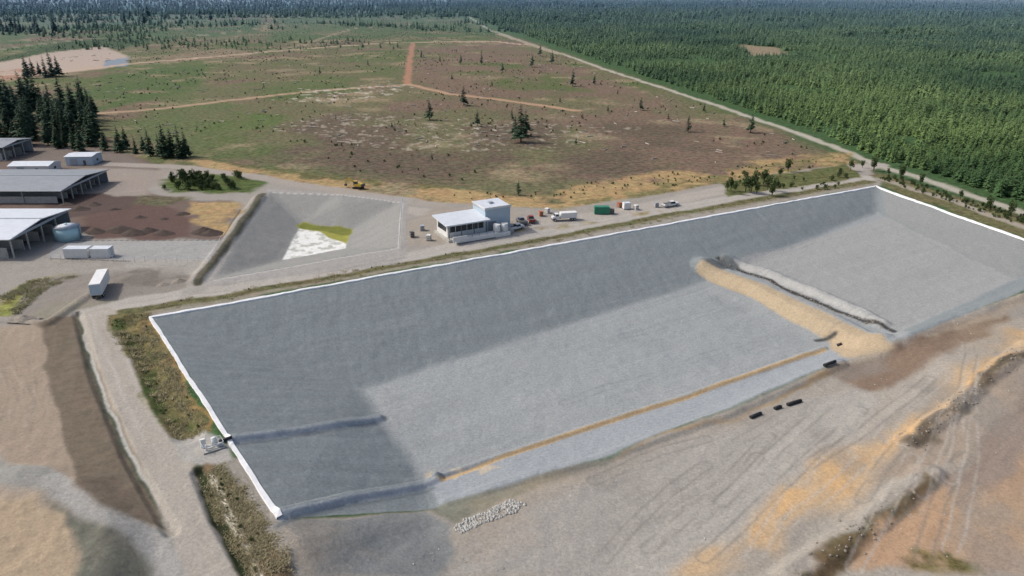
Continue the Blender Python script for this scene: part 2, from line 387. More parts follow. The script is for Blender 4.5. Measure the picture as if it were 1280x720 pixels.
for k in range(60):
    x0,y0,_=S(random.uniform(430,1200),random.uniform(540,715)) 
    a=math.radians(random.uniform(34,58));ln=random.uniform(20,60);cv=random.uniform(-.3,.3)
    pl=[(x0,y0)]
    for j in range(6): pl.append((pl[-1][0]+math.cos(a+cv*j/5)*ln/6,pl[-1][1]+math.sin(a+cv*j/5)*ln/6))
    if min(poly_sdf(np.array([p[0] for p in pl]),np.array([p[1] for p in pl]),CELL))<3: continue
    stroke(pl,.4,(162,156,147) if k%2 else (116,112,105),.3,None,.15,(8,.3,.55,k),.55,1.1,True)
for k in range(14):
    x0,y0,_=S(random.uniform(-20,60),random.uniform(420,560)) 
    a=math.radians(random.uniform(100,125));ln=random.uniform(10,30)
    stroke([(x0,y0),(x0+math.cos(a)*ln*.5,y0+math.sin(a)*ln*.5),(x0+math.cos(a+.1)*ln,y0+math.sin(a+.1)*ln)],.4,(160,150,136) if k%2 else (118,109,98),.3,None,.1,(8,.35,.55,k),.35,1.1,True)
for pl in (NRD,LRD):
    stroke(pl,.6,(170,165,156),.5,None,.2,(20,.3,.6,5),.55,1.5)
    stroke(pl,.6,(136,129,120),.5,None,.2,(16,.4,.6,6),.5,0.01)
# aerial haze painted into the ground colour, bluish then pale with distance
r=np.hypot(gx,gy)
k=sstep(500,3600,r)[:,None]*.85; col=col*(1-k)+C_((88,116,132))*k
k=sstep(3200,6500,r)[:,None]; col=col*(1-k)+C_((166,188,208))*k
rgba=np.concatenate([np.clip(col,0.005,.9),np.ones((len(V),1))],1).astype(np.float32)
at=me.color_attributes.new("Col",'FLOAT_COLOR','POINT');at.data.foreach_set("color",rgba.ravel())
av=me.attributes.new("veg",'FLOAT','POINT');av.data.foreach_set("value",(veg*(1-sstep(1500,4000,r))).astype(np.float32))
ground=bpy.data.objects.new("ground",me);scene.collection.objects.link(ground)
# ------------------------------------------------------------------ materials
def nodes(name):
    m=bpy.data.materials.new(name);m.use_nodes=True;nt=m.node_tree
    return m,nt,nt.nodes["Principled BSDF"]
def N(nt,t,**kw):
    n=nt.nodes.new(t)
    for k_,v_ in kw.items(): setattr(n,k_,v_)
    return n
def mathn(nt,op,a,b=None,c=None):
    n=N(nt,'ShaderNodeMath',operation=op)
    for i,v_ in enumerate((a,b,c)):
        if v_ is None: continue
        if isinstance(v_,(int,float)): n.inputs[i].default_value=v_
        else: nt.links.new(v_,n.inputs[i])
    return n.outputs[0]
def noise(nt,vec,scale,detail=4,rough=.6,dist=0):
    n=N(nt,'ShaderNodeTexNoise');n.inputs['Scale'].default_value=scale;n.inputs['Detail'].default_value=detail;n.inputs['Roughness'].default_value=rough;n.inputs['Distortion'].default_value=dist
    nt.links.new(vec,n.inputs['Vector']);return n.outputs['Fac']
def maprange(nt,v_,a,b,c,d):
    n=N(nt,'ShaderNodeMapRange');nt.links.new(v_,n.inputs[0])
    for i,x_ in enumerate((a,b,c,d)): n.inputs[i+1].default_value=x_
    return n.outputs[0]
gm,nt,bs=nodes("ground_soil")
bs.inputs['Roughness'].default_value=.95; bs.inputs['Specular IOR Level'].default_value=.12
ge=N(nt,'ShaderNodeNewGeometry');pos=ge.outputs['Position']
ac=N(nt,'ShaderNodeAttribute',attribute_name="Col");avn=N(nt,'ShaderNodeAttribute',attribute_name="veg")
f1=maprange(nt,noise(nt,pos,1.9,4,.85),.3,.7,.76,1.24)
f3=maprange(nt,noise(nt,pos,.40,5,.8),.35,.65,.48,1.45)
mx=N(nt,'ShaderNodeMix',data_type='FLOAT');nt.links.new(avn.outputs['Fac'],mx.inputs[0]);nt.links.new(f1,mx.inputs[2]);nt.links.new(f3,mx.inputs[3])
vm=N(nt,'ShaderNodeVectorMath',operation='SCALE');nt.links.new(ac.outputs['Color'],vm.inputs[0]);nt.links.new(mx.outputs[0],vm.inputs['Scale'])
hu=N(nt,'ShaderNodeMix',data_type='RGBA',blend_type='MULTIPLY')
rp=N(nt,'ShaderNodeValToRGB');rp.color_ramp.elements[0].color=(1.10,.97,.93,1);rp.color_ramp.elements[1].color=(.90,1.03,.86,1);rp.color_ramp.elements[0].position=.38;rp.color_ramp.elements[1].position=.64
nt.links.new(noise(nt,pos,.14,5,.75),rp.inputs[0])
nt.links.new(avn.outputs['Fac'],hu.inputs[0]);nt.links.new(vm.outputs[0],hu.inputs[6]);nt.links.new(rp.outputs[0],hu.inputs[7])
nt.links.new(hu.outputs[2],bs.inputs['Base Color'])
bp=N(nt,'ShaderNodeBump');bp.inputs['Strength'].default_value=.6;bp.inputs['Distance'].default_value=.14
nt.links.new(noise(nt,pos,2.4,4,.8),bp.inputs['Height']);nt.links.new(bp.outputs[0],bs.inputs['Normal'])
me.materials.append(gm)
MATS={}
def mat(name,rgb,rough=.6,var=.12,scale=1.2,metal=0.,lineart=None,spec=.4):
    if name in MATS: return MATS[name]
    m,nt,b=nodes(name);b.inputs['Roughness'].default_value=rough;b.inputs['Metallic'].default_value=metal;b.inputs['Specular IOR Level'].default_value=spec
    tc=N(nt,'ShaderNodeTexCoord');v_=tc.outputs['Object']
    f=maprange(nt,noise(nt,v_,scale,4,.65),.3,.7,1-var,1+var)
    vm=N(nt,'ShaderNodeVectorMath',operation='SCALE');vm.inputs[0].default_value=rgb;nt.links.new(f,vm.inputs['Scale'])
    nt.links.new(vm.outputs[0],b.inputs['Base Color'])
    if lineart:
        w=N(nt,'ShaderNodeTexWave');w.bands_direction=lineart;w.inputs['Scale'].default_value=1.1;nt.links.new(v_,w.inputs['Vector'])
        bp=N(nt,'ShaderNodeBump');bp.inputs['Strength'].default_value=.5;bp.inputs['Distance'].default_value=.08
        nt.links.new(w.outputs['Fac'],bp.inputs['Height']);nt.links.new(bp.outputs[0],b.inputs['Normal'])
    MATS[name]=m;return m
def foliage(name,c1,c2):
    m,nt,b=nodes(name);b.inputs['Roughness'].default_value=.8;b.inputs['Specular IOR Level'].default_value=.15
    oi=N(nt,'ShaderNodeObjectInfo');g=N(nt,'ShaderNodeNewGeometry')
    n1=noise(nt,g.outputs['Position'],.006,4,.6)
    s=mathn(nt,'ADD',mathn(nt,'MULTIPLY',oi.outputs['Random'],.4),maprange(nt,n1,.36,.62,-.25,.75))
    mxx=N(nt,'ShaderNodeMix',data_type='RGBA');nt.links.new(s,mxx.inputs[0]);mxx.inputs[6].default_value=(*c1,1);mxx.inputs[7].default_value=(*c2,1)
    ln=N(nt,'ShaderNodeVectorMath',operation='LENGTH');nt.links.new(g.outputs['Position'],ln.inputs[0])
    far=maprange(nt,ln.outputs['Value'],380,3000,0,.93)  # aerial haze mixed into the leaf colour with distance, bluish then pale
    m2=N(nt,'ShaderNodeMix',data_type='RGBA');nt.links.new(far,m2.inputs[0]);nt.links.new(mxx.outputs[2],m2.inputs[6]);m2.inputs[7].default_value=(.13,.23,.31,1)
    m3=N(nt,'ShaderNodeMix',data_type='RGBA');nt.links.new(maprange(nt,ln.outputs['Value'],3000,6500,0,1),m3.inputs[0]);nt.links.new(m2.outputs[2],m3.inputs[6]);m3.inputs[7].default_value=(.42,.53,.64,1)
    nt.links.new(m3.outputs[2],b.inputs['Base Color']);return m
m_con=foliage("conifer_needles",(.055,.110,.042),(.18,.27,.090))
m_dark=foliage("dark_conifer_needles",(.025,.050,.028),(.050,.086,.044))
m_bush=foliage("broadleaf",(.060,.092,.034),(.120,.150,.058))
m_dry=foliage("dry_grass",(.36,.30,.18),(.24,.25,.13))
m_bark=mat("bark",(.09,.065,.045),.9,.25,3)
# ------------------------------------------------------------------ mesh helpers
def mesh_obj(name,verts,faces,mats,mi=None,parent=None,link=True,smooth=False):
    m=bpy.data.meshes.new(name);m.from_pydata(verts,[],faces)
    for x_ in (mats if isinstance(mats,(list,tuple)) else [mats]): m.materials.append(x_)
    if mi is not None: m.polygons.foreach_set("material_index",mi)
    if smooth: m.polygons.foreach_set("use_smooth",[True]*len(faces))
    m.update();o=bpy.data.objects.new(name,m)
    if link: scene.collection.objects.link(o)
    if parent: o.parent=parent
    return o
def root(name,loc,rz=0):
    e=bpy.data.objects.new(name,None);e.empty_display_size=.5;scene.collection.objects.link(e);e.location=loc;e.rotation_euler=(0,0,rz);return e
def box(name,c,s,mt,par,bev=0,rot=(0,0,0),taper=None):
    bm=bmesh.new();bmesh.ops.create_cube(bm,size=1)
    for v in bm.verts:
        v.co.x*=s[0];v.co.y*=s[1];v.co.z*=s[2]
        if taper and v.co.z>0: v.co.x*=taper[0];v.co.y*=taper[1]
    if bev: bmesh.ops.bevel(bm,geom=bm.edges[:],offset=bev,segments=2,affect='EDGES')
    m=bpy.data.meshes.new(name);bm.to_mesh(m);bm.free();m.materials.append(mt)
    o=bpy.data.objects.new(name,m);scene.collection.objects.link(o);o.location=c;o.rotation_euler=rot;o.parent=par;return o
def cyl(name,c,r,h,mt,par,rot=(0,0,0),seg=20,r2=None):
    bm=bmesh.new();bmesh.ops.create_cone(bm,cap_ends=True,segments=seg,radius1=r,radius2=r if r2 is None else r2,depth=h)
    for f in bm.faces:
        if len(f.verts)==4: f.smooth=True
    m=bpy.data.meshes.new(name);bm.to_mesh(m);bm.free();m.materials.append(mt)
    o=bpy.data.objects.new(name,m);scene.collection.objects.link(o);o.location=c;o.rotation_euler=rot;o.parent=par;return o
# ------------------------------------------------------------------ trees
def conifer_mesh(name,h,rad_,tiers,blades,seed,leaf,sub=1,bare=.07):
    rd=random.Random(seed);v=[];f=[];mi=[]
    tr=h*.018+.05
    for k in range(5): a=k*math.tau/5;v.append((tr*math.cos(a),tr*math.sin(a),-.4))
    v.append((0,0,h*.97))
    for k in range(5): f.append((k,(k+1)%5,5));mi.append(1)
    for t in range(tiers):
        u=(t+.3)/tiers; z=h*(bare+(.98-bare)*u); R_=rad_*(1-u)**.8*rd.uniform(.75,1.15)+.06*rad_
        for b in range(max(4,int(blades*(1-.45*u)))):
            a=rd.uniform(0,math.tau); R2=R_*rd.uniform(.55,1.15); z0=z+rd.uniform(-.6,.6)*h/tiers
            for s in range(sub):
                aa=a+rd.uniform(-.35,.35)*(sub>1); st=0 if s==0 else R2*rd.uniform(.2,.6)
                L_=R2-st*.6 if s else R2
                w=L_*rd.uniform(.28,.42); dx,dy=math.cos(aa),math.sin(aa); bx,by=st*math.cos(a),st*math.sin(a)
                dr=-L_*rd.uniform(.1,.42); i=len(v)
                v+= [(bx,by,z0-st*.2),(bx+dx*L_*.55-dy*w,by+dy*L_*.55+dx*w,z0+dr*.75-.05*L_),(bx+dx*L_,by+dy*L_,z0+dr),(bx+dx*L_*.55+dy*w,by+dy*L_*.55-dx*w,z0+dr*.75-.05*L_)]
                m_=len(v);v.append((bx+dx*L_*.55,by+dy*L_*.55,z0+dr*.3))
                f+=[(i,i+1,m_),(i+1,i+2,m_),(i+2,i+3,m_),(i+3,i,m_)];mi+=[0]*4
    return mesh_obj(name,v,f,[leaf,m_bark],mi,link=False)
def bush_mesh(name,w,h,n,seed,leaf,tree=False):
    rd=random.Random(seed);v=[];f=[];mi=[]
    cl=[]
    for k in range(9 if tree else 6):
        a=rd.uniform(0,math.tau);rr=rd.uniform(0,.33)*w
        cl.append((rr*math.cos(a),rr*math.sin(a),h*rd.uniform(.42 if tree else .3,.8),w*rd.uniform(.14,.26)))
    for c in cl:
        i=len(v);v+=[(-.06,0,0),(.06,0,0),(c[0]+.02,c[1],c[2]),(0,.08,0)];f+=[(i,i+1,i+2),(i+1,i+3,i+2),(i+3,i,i+2)];mi+=[1]*3
    for k in range(n):
        c=rd.choice(cl); a=rd.uniform(0,math.tau);e=math.asin(rd.uniform(-1,1));r0=c[3]*rd.uniform(.5,1.15)
        p=(c[0]+r0*math.cos(a)*math.cos(e),c[1]+r0*math.sin(a)*math.cos(e),max(.05,c[2]+r0*1.25*math.sin(e)))
        s=w*rd.uniform(.035,.08);n1=Vector((rd.uniform(-1,1),rd.uniform(-1,1),rd.uniform(-.4,1))).normalized();n2=n1.orthogonal().normalized();n3=n1.cross(n2)
        i=len(v)
        for q_ in (n2,n3*.7,-n2,-n3*.7): v.append((p[0]+q_.x*s,p[1]+q_.y*s,p[2]+q_.z*s))
        f.append((i,i+1,i+2,i+3));mi.append(0)
    return mesh_obj(name,v,f,[leaf,m_bark],mi,link=False)
def tuft_mesh(name,seed):
    rd=random.Random(seed);v=[];f=[]
    for k in range(40):
        x,y=rd.gauss(0,.5),rd.gauss(0,.5);a=rd.uniform(0,6.28);h=rd.uniform(.12,.32);l=rd.uniform(.2,.45);w=rd.uniform(.04,.09)
        i=len(v);v+=[(x-w*math.sin(a),y+w*math.cos(a),-.04),(x+w*math.sin(a),y-w*math.cos(a),-.04),(x+l*math.cos(a),y+l*math.sin(a),h)];f.append((i,i+1,i+2))
    return mesh_obj(name,v,f,[m_dry],None,link=False)
hero=[conifer_mesh("conifer_mesh_%d"%i,12,1.9+.3*i,24,11,50+i,m_dark,2,.05+.04*i) for i in range(4)]
fieldt=[conifer_mesh("sparse_conifer_mesh_%d"%i,12,1.9+.3*i,17,9,60+i,m_dark,2,.10+.05*i) for i in range(3)]
young=[conifer_mesh("young_conifer_%d"%i,9,2.3+.25*i,10,9,80+i,m_con) for i in range(5)]
bushes=[bush_mesh("bush_%d"%i,3.0,2.0,330,20+i,m_bush) for i in range(4)]
btree=[bush_mesh("alder_%d"%i,4.2,7.5,800,30+i,m_bush,True) for i in range(3)]
tufts=[tuft_mesh("tuft_%d"%i,70+i) for i in range(3)]
def place(name,proto,p,s,rz=None,zs=1):
    o=bpy.data.objects.new(name,proto.data);scene.collection.objects.link(o)
    o.location=p;o.scale=(s,s,s*zs);o.rotation_euler=(0,0,random.uniform(0,6.28) if rz is None else rz);return o
def scatter(name,pts,scl,rot,protos):
    cl=bpy.data.collections.new(name+"_kit")
    for p in protos:
        if p.name not in cl.objects: cl.objects.link(p)
    m=bpy.data.meshes.new(name);m.vertices.add(len(pts));m.vertices.foreach_set("co",np.asarray(pts,np.float32).ravel())
    for nm,ar in (("scl",scl),("rotz",rot)):
        a=m.attributes.new(nm,'FLOAT','POINT');a.data.foreach_set("value",np.asarray(ar,np.float32))
    o=bpy.data.objects.new(name,m);scene.collection.objects.link(o)
    ng=bpy.data.node_groups.new(name+"_gn",'GeometryNodeTree')
    ng.interface.new_socket("Geometry",in_out='INPUT',socket_type='NodeSocketGeometry');ng.interface.new_socket("Geometry",in_out='OUTPUT',socket_type='NodeSocketGeometry')
    gi=ng.nodes.new('NodeGroupInput');go=ng.nodes.new('NodeGroupOutput');ip=ng.nodes.new('GeometryNodeInstanceOnPoints');ci=ng.nodes.new('GeometryNodeCollectionInfo')
    ci.inputs['Collection'].default_value=cl;ci.inputs['Separate Children'].default_value=True;ci.inputs['Reset Children'].default_value=True
    rv=ng.nodes.new('FunctionNodeRandomValue');rv.data_type='INT'
    mn=[s for s in rv.inputs if s.name=='Min' and s.type=='INT'][0];mxs=[s for s in rv.inputs if s.name=='Max' and s.type=='INT'][0]
    mn.default_value=0;mxs.default_value=len(protos)-1
    ro=[s for s in rv.outputs if s.type=='INT'][0]
    a1=ng.nodes.new('GeometryNodeInputNamedAttribute');a1.data_type='FLOAT';a1.inputs['Name'].default_value="scl"
    a2=ng.nodes.new('GeometryNodeInputNamedAttribute');a2.data_type='FLOAT';a2.inputs['Name'].default_value="rotz"
    cx=ng.nodes.new('ShaderNodeCombineXYZ');er=ng.nodes.new('FunctionNodeEulerToRotation')
    L_=ng.links.new;fo=lambda n:[s for s in n.outputs if s.enabled and s.name=='Attribute'][0]
    L_(gi.outputs[0],ip.inputs['Points']);L_(ci.outputs[0],ip.inputs['Instance']);ip.inputs['Pick Instance'].default_value=True
    L_(ro,ip.inputs['Instance Index']);L_(fo(a2),cx.inputs['Z']);L_(cx.outputs[0],er.inputs[0]);L_(er.outputs[0],ip.inputs['Rotation']);L_(fo(a1),ip.inputs['Scale'])
    L_(ip.outputs[0],go.inputs[0])
    md=o.modifiers.new("scatter",'NODES');md.node_group=ng;return o
def rand_in(poly,n):
    xs=[p[0] for p in poly];ys=[p[1] for p in poly]
    X=rng.uniform(min(xs),max(xs),n);Y=rng.uniform(min(ys),max(ys),n)
    k=poly_sdf(X,Y,poly)<0;return X[k],Y[k]
def polar_pts(n,r0,r1,a0,a1,ex):
    u=rng.uniform(0,1,n);p=2-ex;rr=(r0**p+u*(r1**p-r0**p))**(1/p);a=rng.uniform(a0,a1,n)
    return rr*np.sin(a),rr*np.cos(a),rr
ED=SL([(540,9),(600,24),(640,40),(760,80),(900,125),(1000,158),(1062,182),(1105,200),(1200,228),(1300,264),(1420,304)])
FP=[(p[0],p[1]) for p in ED]+[(420,190),(1500,200),(9000,1500),(9000,9000),(-400,9000),(-200,2600)]
X,Y,RR=polar_pts(170000,230,7500,-.25,1.1,1.66)
k=poly_sdf(X,Y,FP)<0;X,Y,RR=X[k],Y[k],RR[k]
dn=fbm(X,Y,70,3,201);k=(rng.uniform(0,1,len(X))<sstep(.22,.42,dn)+.2)
clr=[S(920,55),S(975,60),S(985,68),S(940,70)]
k&=poly_sdf(X,Y,clr)>0
X,Y,RR=X[k],Y[k],RR[k]
sc=(.30+.82*fbm(X,Y,60,3,202))*rng.uniform(.55,1.25,len(X))*(1+sstep(600,3000,RR)*1.8)
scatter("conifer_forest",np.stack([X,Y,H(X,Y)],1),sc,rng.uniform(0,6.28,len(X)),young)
print("forest",len(X))
X,Y,RR=polar_pts(30000,900,7500,-1.2,-.0,1.5)
q_=fbm(X,Y,260,4,210);k=(rng.uniform(0,1,len(X))<sstep(.44,.62,q_)*sstep(900,1300,RR))|(RR>2000)
k&=poly_sdf(X,Y,FP)>0
X,Y,RR=X[k],Y[k],RR[k]
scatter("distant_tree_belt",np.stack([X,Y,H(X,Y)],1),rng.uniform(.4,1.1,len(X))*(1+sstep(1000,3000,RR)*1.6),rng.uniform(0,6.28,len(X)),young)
FW=[p[:2] for p in SL([(-60,160),(0,60),(150,30),(330,20),(545,14),(650,52),(900,140),(1050,196),(900,206),(650,232),(430,214),(250,196),(120,150)])]
X,Y=rand_in(FW,80000)
RR=np.hypot(X,Y);k=(fbm(X,Y,45,5,221)>.48)&(rng.uniform(0,1,len(X))<.6)
for rp_,w_,c_ in TR: k&=line_dist(X,Y,SL(rp_))>w_*.6+1
k&=poly_sdf(X,Y,[p[:2] for p in SL([(0,98),(0,78),(60,66),(130,58),(160,70),(155,82),(60,94)])])>3
X,Y=X[k],Y[k]
scatter("clearcut_shrubs",np.stack([X,Y,H(X,Y)-.15],1),.12+.52*rng.uniform(0,1,len(X))**2.6,rng.uniform(0,6.28,len(X)),bushes)
m_log=mat("weathered_wood",(.42,.38,.33),.9,.3,2)
logs=[]
for i in range(3):
    bm=bmesh.new();bmesh.ops.create_cone(bm,cap_ends=True,segments=7,radius1=.28,radius2=.2,depth=3.2+i)
    for v in bm.verts: v.co+=Vector((random.uniform(-.05,.05),random.uniform(-.05,.05),0))
    bmesh.ops.rotate(bm,verts=bm.verts,matrix=Matrix.Rotation(math.pi/2,3,'Y'));bmesh.ops.translate(bm,verts=bm.verts,vec=(0,0,.25))
    m=bpy.data.meshes.new("log");bm.to_mesh(m);bm.free();m.materials.append(m_log);logs.append(bpy.data.objects.new("log_%d"%i,m))
X,Y=rand_in(FW,6000);k=fbm(X,Y,60,3,231)>.47;X,Y=X[k],Y[k]
scatter("logging_slash",np.stack([X,Y,H(X,Y)],1),rng.uniform(.4,1.1,len(X)),rng.uniform(0,6.28,len(X)),logs)
for x,y,hp in [(651,178,46),(644,172,28),(657,170,32),(537,150,26),(580,132,24),(597,158,20),(860,165,22),(938,166,24),(716,108,22),(743,106,14),(801,138,16),(665,84,16),(576,80,12),(602,80,14),(648,244,20),(690,80,16),(550,78,10),(700,128,8),(835,150,9),(527,72,10),(675,70,14),(772,118,8),(628,90,12),(640,150,16),(490,160,8),(420,150,8),(880,140,12),(905,158,10),(760,140,9),(615,108,9),(565,100,8),(460,82,9),(400,92,8),(330,110,8),(540,200,10),(720,180,9)]:
    p=S(x,y);d=p[1]*cp+(CH)*sp;h=hp*d/FPX/.93
    place("conifer_tree",random.choice(fieldt),p,max(.2,h/12))
for i in range(84):
    x=random.uniform(-25,122);y=150+random.uniform(-22,34)+max(0,x)*.06
    p=S(x,y);d=p[1]*cp+CH*sp;h=random.uniform(24,58)*d/FPX;place("conifer_tree",random.choice(hero),p,h/12)
for x,y,hp in [(132,188,28),(150,190,34),(158,186,30),(170,192,24),(188,195,36),(200,194,30),(207,197,44),(216,196,38),(226,198,44),(233,196,34),(180,190,22),(35,98,30),(42,95,24),(58,97,28),(66,96,36),(74,95,26),(50,94,18)]:
    p=S(x,y);d=p[1]*cp+CH*sp;place("conifer_tree",random.choice(hero),p,hp*d/FPX/12)
for i in range(26):
    x,y=random.choice([(random.uniform(0,50),random.uniform(36,44)),(random.uniform(60,125),random.uniform(34,46)),(random.uniform(150,330),random.uniform(18,30))])
    p=S(x,y);d=p[1]*cp+CH*sp;place("conifer_tree",random.choice(hero),p,random.uniform(8,20)*d/FPX/12)
for i in range(44):
    p=S(random.uniform(205,300),random.uniform(220,238));place("roadside_bush",random.choice(bushes),p,random.uniform(.6,1.6))
for i in range(9):
    p=S(random.uniform(208,262),random.uniform(224,236));place("alder_tree",random.choice(btree),p,random.uniform(.5,.9))
for i in range(16):
    p=S(random.uniform(908,972),random.uniform(226,246));place("alder_tree",random.choice(btree),p,random.uniform(.55,1.0))
for i in range(22):
    p=S(random.uniform(900,1060),random.uniform(215,238));place("roadside_bush",random.choice(bushes),p,random.uniform(.4,1.0))
for x,y in [(975,222),(985,215),(1063,214),(1078,210),(1092,214),(1110,220),(1125,224),(1150,232),(1200,250),(1235,262),(1262,270)]:
    p=S(x,y);place("alder_tree",random.choice(btree),p,random.uniform(.4,.85))
WP=lambda pts:[p[:2] for p in SL(pts)]
a_,b_=rand_in(WP([(1098,215),(1280,270),(1420,318),(1420,332),(1280,284),(1098,224)]),700)
c_,d_=rand_in(WP([(540,238),(640,244),(760,224),(1050,196),(1050,206),(700,252),(560,250)]),500)
X=np.concatenate([a_,c_]);Y=np.concatenate([b_,d_])
scatter("verge_shrubs",np.stack([X,Y,H(X,Y)-.08],1),np.concatenate([rng.uniform(.15,.7,len(a_)),rng.uniform(.15,.45,len(c_))]),rng.uniform(0,6.28,len(X)),bushes)
X,Y=[],[]
for pts,n in (([(134,398),(184,392),(256,538),(218,550)],4500),([(245,592),(262,580),(285,584),(372,722),(312,722)],2000),([(150,396),(186,391),(640,312),(1085,230),(1085,224),(640,304),(180,382)],9000),([(0,372),(40,350),(100,345),(60,360),(20,392)],900)):
    x_,y_=rand_in(WP(pts),n);X.append(x_);Y.append(y_)
X=np.concatenate(X);Y=np.concatenate(Y);k=(fbm(X,Y,4,3,260)+rng.uniform(-.12,.12,len(X))>.45)&(poly_sdf(X,Y,CELL)>1.2);X,Y=X[k],Y[k]
scatter("dry_grass",np.stack([X,Y,H(X,Y)+.03],1),rng.uniform(.5,1.2,len(X)),rng.uniform(0,6.28,len(X)),tufts)
x_,y_=rand_in(WP([(134,398),(184,392),(256,538),(218,550)]),420);x2,y2=rand_in(WP([(245,592),(262,582),(300,620),(330,722),(312,722)]),160)
x3,y3=rand_in(WP([(150,392),(186,387),(640,308),(1085,227),(1085,224),(640,304),(180,382)]),900)
X=np.concatenate([x_,x2,x3]);Y=np.concatenate([y_,y2,y3])
scatter("ditch_weeds",np.stack([X,Y,H(X,Y)-.05],1),rng.uniform(.06,.26,len(X)),rng.uniform(0,6.28,len(X)),bushes)
# ------------------------------------------------------------------ rocks
m_rock=mat("riprap_stone",(.48,.47,.43),.9,.25,2);rocks=[]
for i in range(4):
    bm=bmesh.new();bmesh.ops.create_icosphere(bm,subdivisions=1,radius=.5)
    for v in bm.verts: v.co*=random.uniform(.7,1.25)
    m=bpy.data.meshes.new("stone");bm.to_mesh(m);bm.free();m.materials.append(m_rock);rocks.append(bpy.data.objects.new("stone_%d"%i,m))
X,Y=rand_in(WP([(566,662),(578,650),(600,642),(640,624),(658,630),(646,640),(600,656),(576,667)]),1500)
scatter("riprap",np.stack([X,Y,H(X,Y)+.0],1),rng.uniform(.15,.6,len(X)),rng.uniform(0,6.28,len(X)),rocks)
m_d=mat("rubble_stone",(.25,.22,.18),.95,.3,2);rub=[]
for i in range(3):
    o=bpy.data.objects.new("rubble_%d"%i,rocks[i].data.copy());o.data.materials[0]=m_d;rub.append(o)
pts=[]
for pl,n,sg in (([(1135,552),(1190,515),(1225,480),(1285,435)],260,1.4),([(990,722),(1080,660),(1162,592)],120,1.5),([(897,322),(960,350),(1040,388),(1118,416)],160,.6)):
    W_=SL(pl)
    for i in range(n):
        j=random.randrange(len(W_)-1);t=random.random();pts.append((W_[j][0]*(1-t)+W_[j+1][0]*t+random.gauss(0,sg),W_[j][1]*(1-t)+W_[j+1][1]*t+random.gauss(0,sg)))
pts=np.array(pts);scatter("rubble",np.stack([pts[:,0],pts[:,1],H(pts[:,0],pts[:,1])-.03],1),.15+.5*rng.uniform(0,1,len(pts))**2,rng.uniform(0,6.28,len(pts)),rub)
X,Y=rand_in(WP(SC[2:8]+[(1290,722),(420,722)]),1800);k=poly_sdf(X,Y,CELL)>1;X,Y=X[k],Y[k]
scatter("loose_stones",np.stack([X,Y,H(X,Y)],1),.08+.26*rng.uniform(0,1,len(X))**4,rng.uniform(0,6.28,len(X)),rocks)
# ------------------------------------------------------------------ white liner edge
m_white=mat("white_liner",(.80,.80,.79),.5,.06,.8)
def ribbon(name,pl,w,zo,mt,step=1.0):
    P_=[]
    for a,b in zip(pl[:-1],pl[1:]):
        n=max(1,int(math.hypot(b[0]-a[0],b[1]-a[1])/step))
        for i in range(n): t=i/n;P_.append((a[0]*(1-t)+b[0]*t,a[1]*(1-t)+b[1]*t))
    P_.append(pl[-1][:2]);P_=np.array(P_);tg=np.gradient(P_,axis=0);tg/=np.linalg.norm(tg,axis=1)[:,None];nr=np.stack([-tg[:,1],tg[:,0]],1)
    P_=P_+nr*((fbm(P_[:,0],P_[:,1],7,3,301)-.5)*.5)[:,None]
    v=[];f=[];n=len(P_);prof=[(-.5,0),(-.35,1),(.35,1),(.5,0)]
    wv=1+.6*(fbm(P_[:,0],P_[:,1],4,3,300)-.5)
    for o_,hz in prof:
        q_=P_+nr*(o_*w*wv)[:,None];z=H(q_[:,0],q_[:,1],True)+(zo*(.8+.5*fbm(q_[:,0],q_[:,1],2,2,303)) if hz else -.2)
        v+=[(a,b,c) for (a,b),c in zip(q_,z)]
    for k_ in range(3):
        for i in range(n-1): f.append((k_*n+i,k_*n+i+1,(k_+1)*n+i+1,(k_+1)*n+i))
    f=[x[::-1] for x in f]
    return mesh_obj(name,v,f,mt)
ribbon("white_liner_edge",[A,B,C,D,E],1.05,.28,m_white)
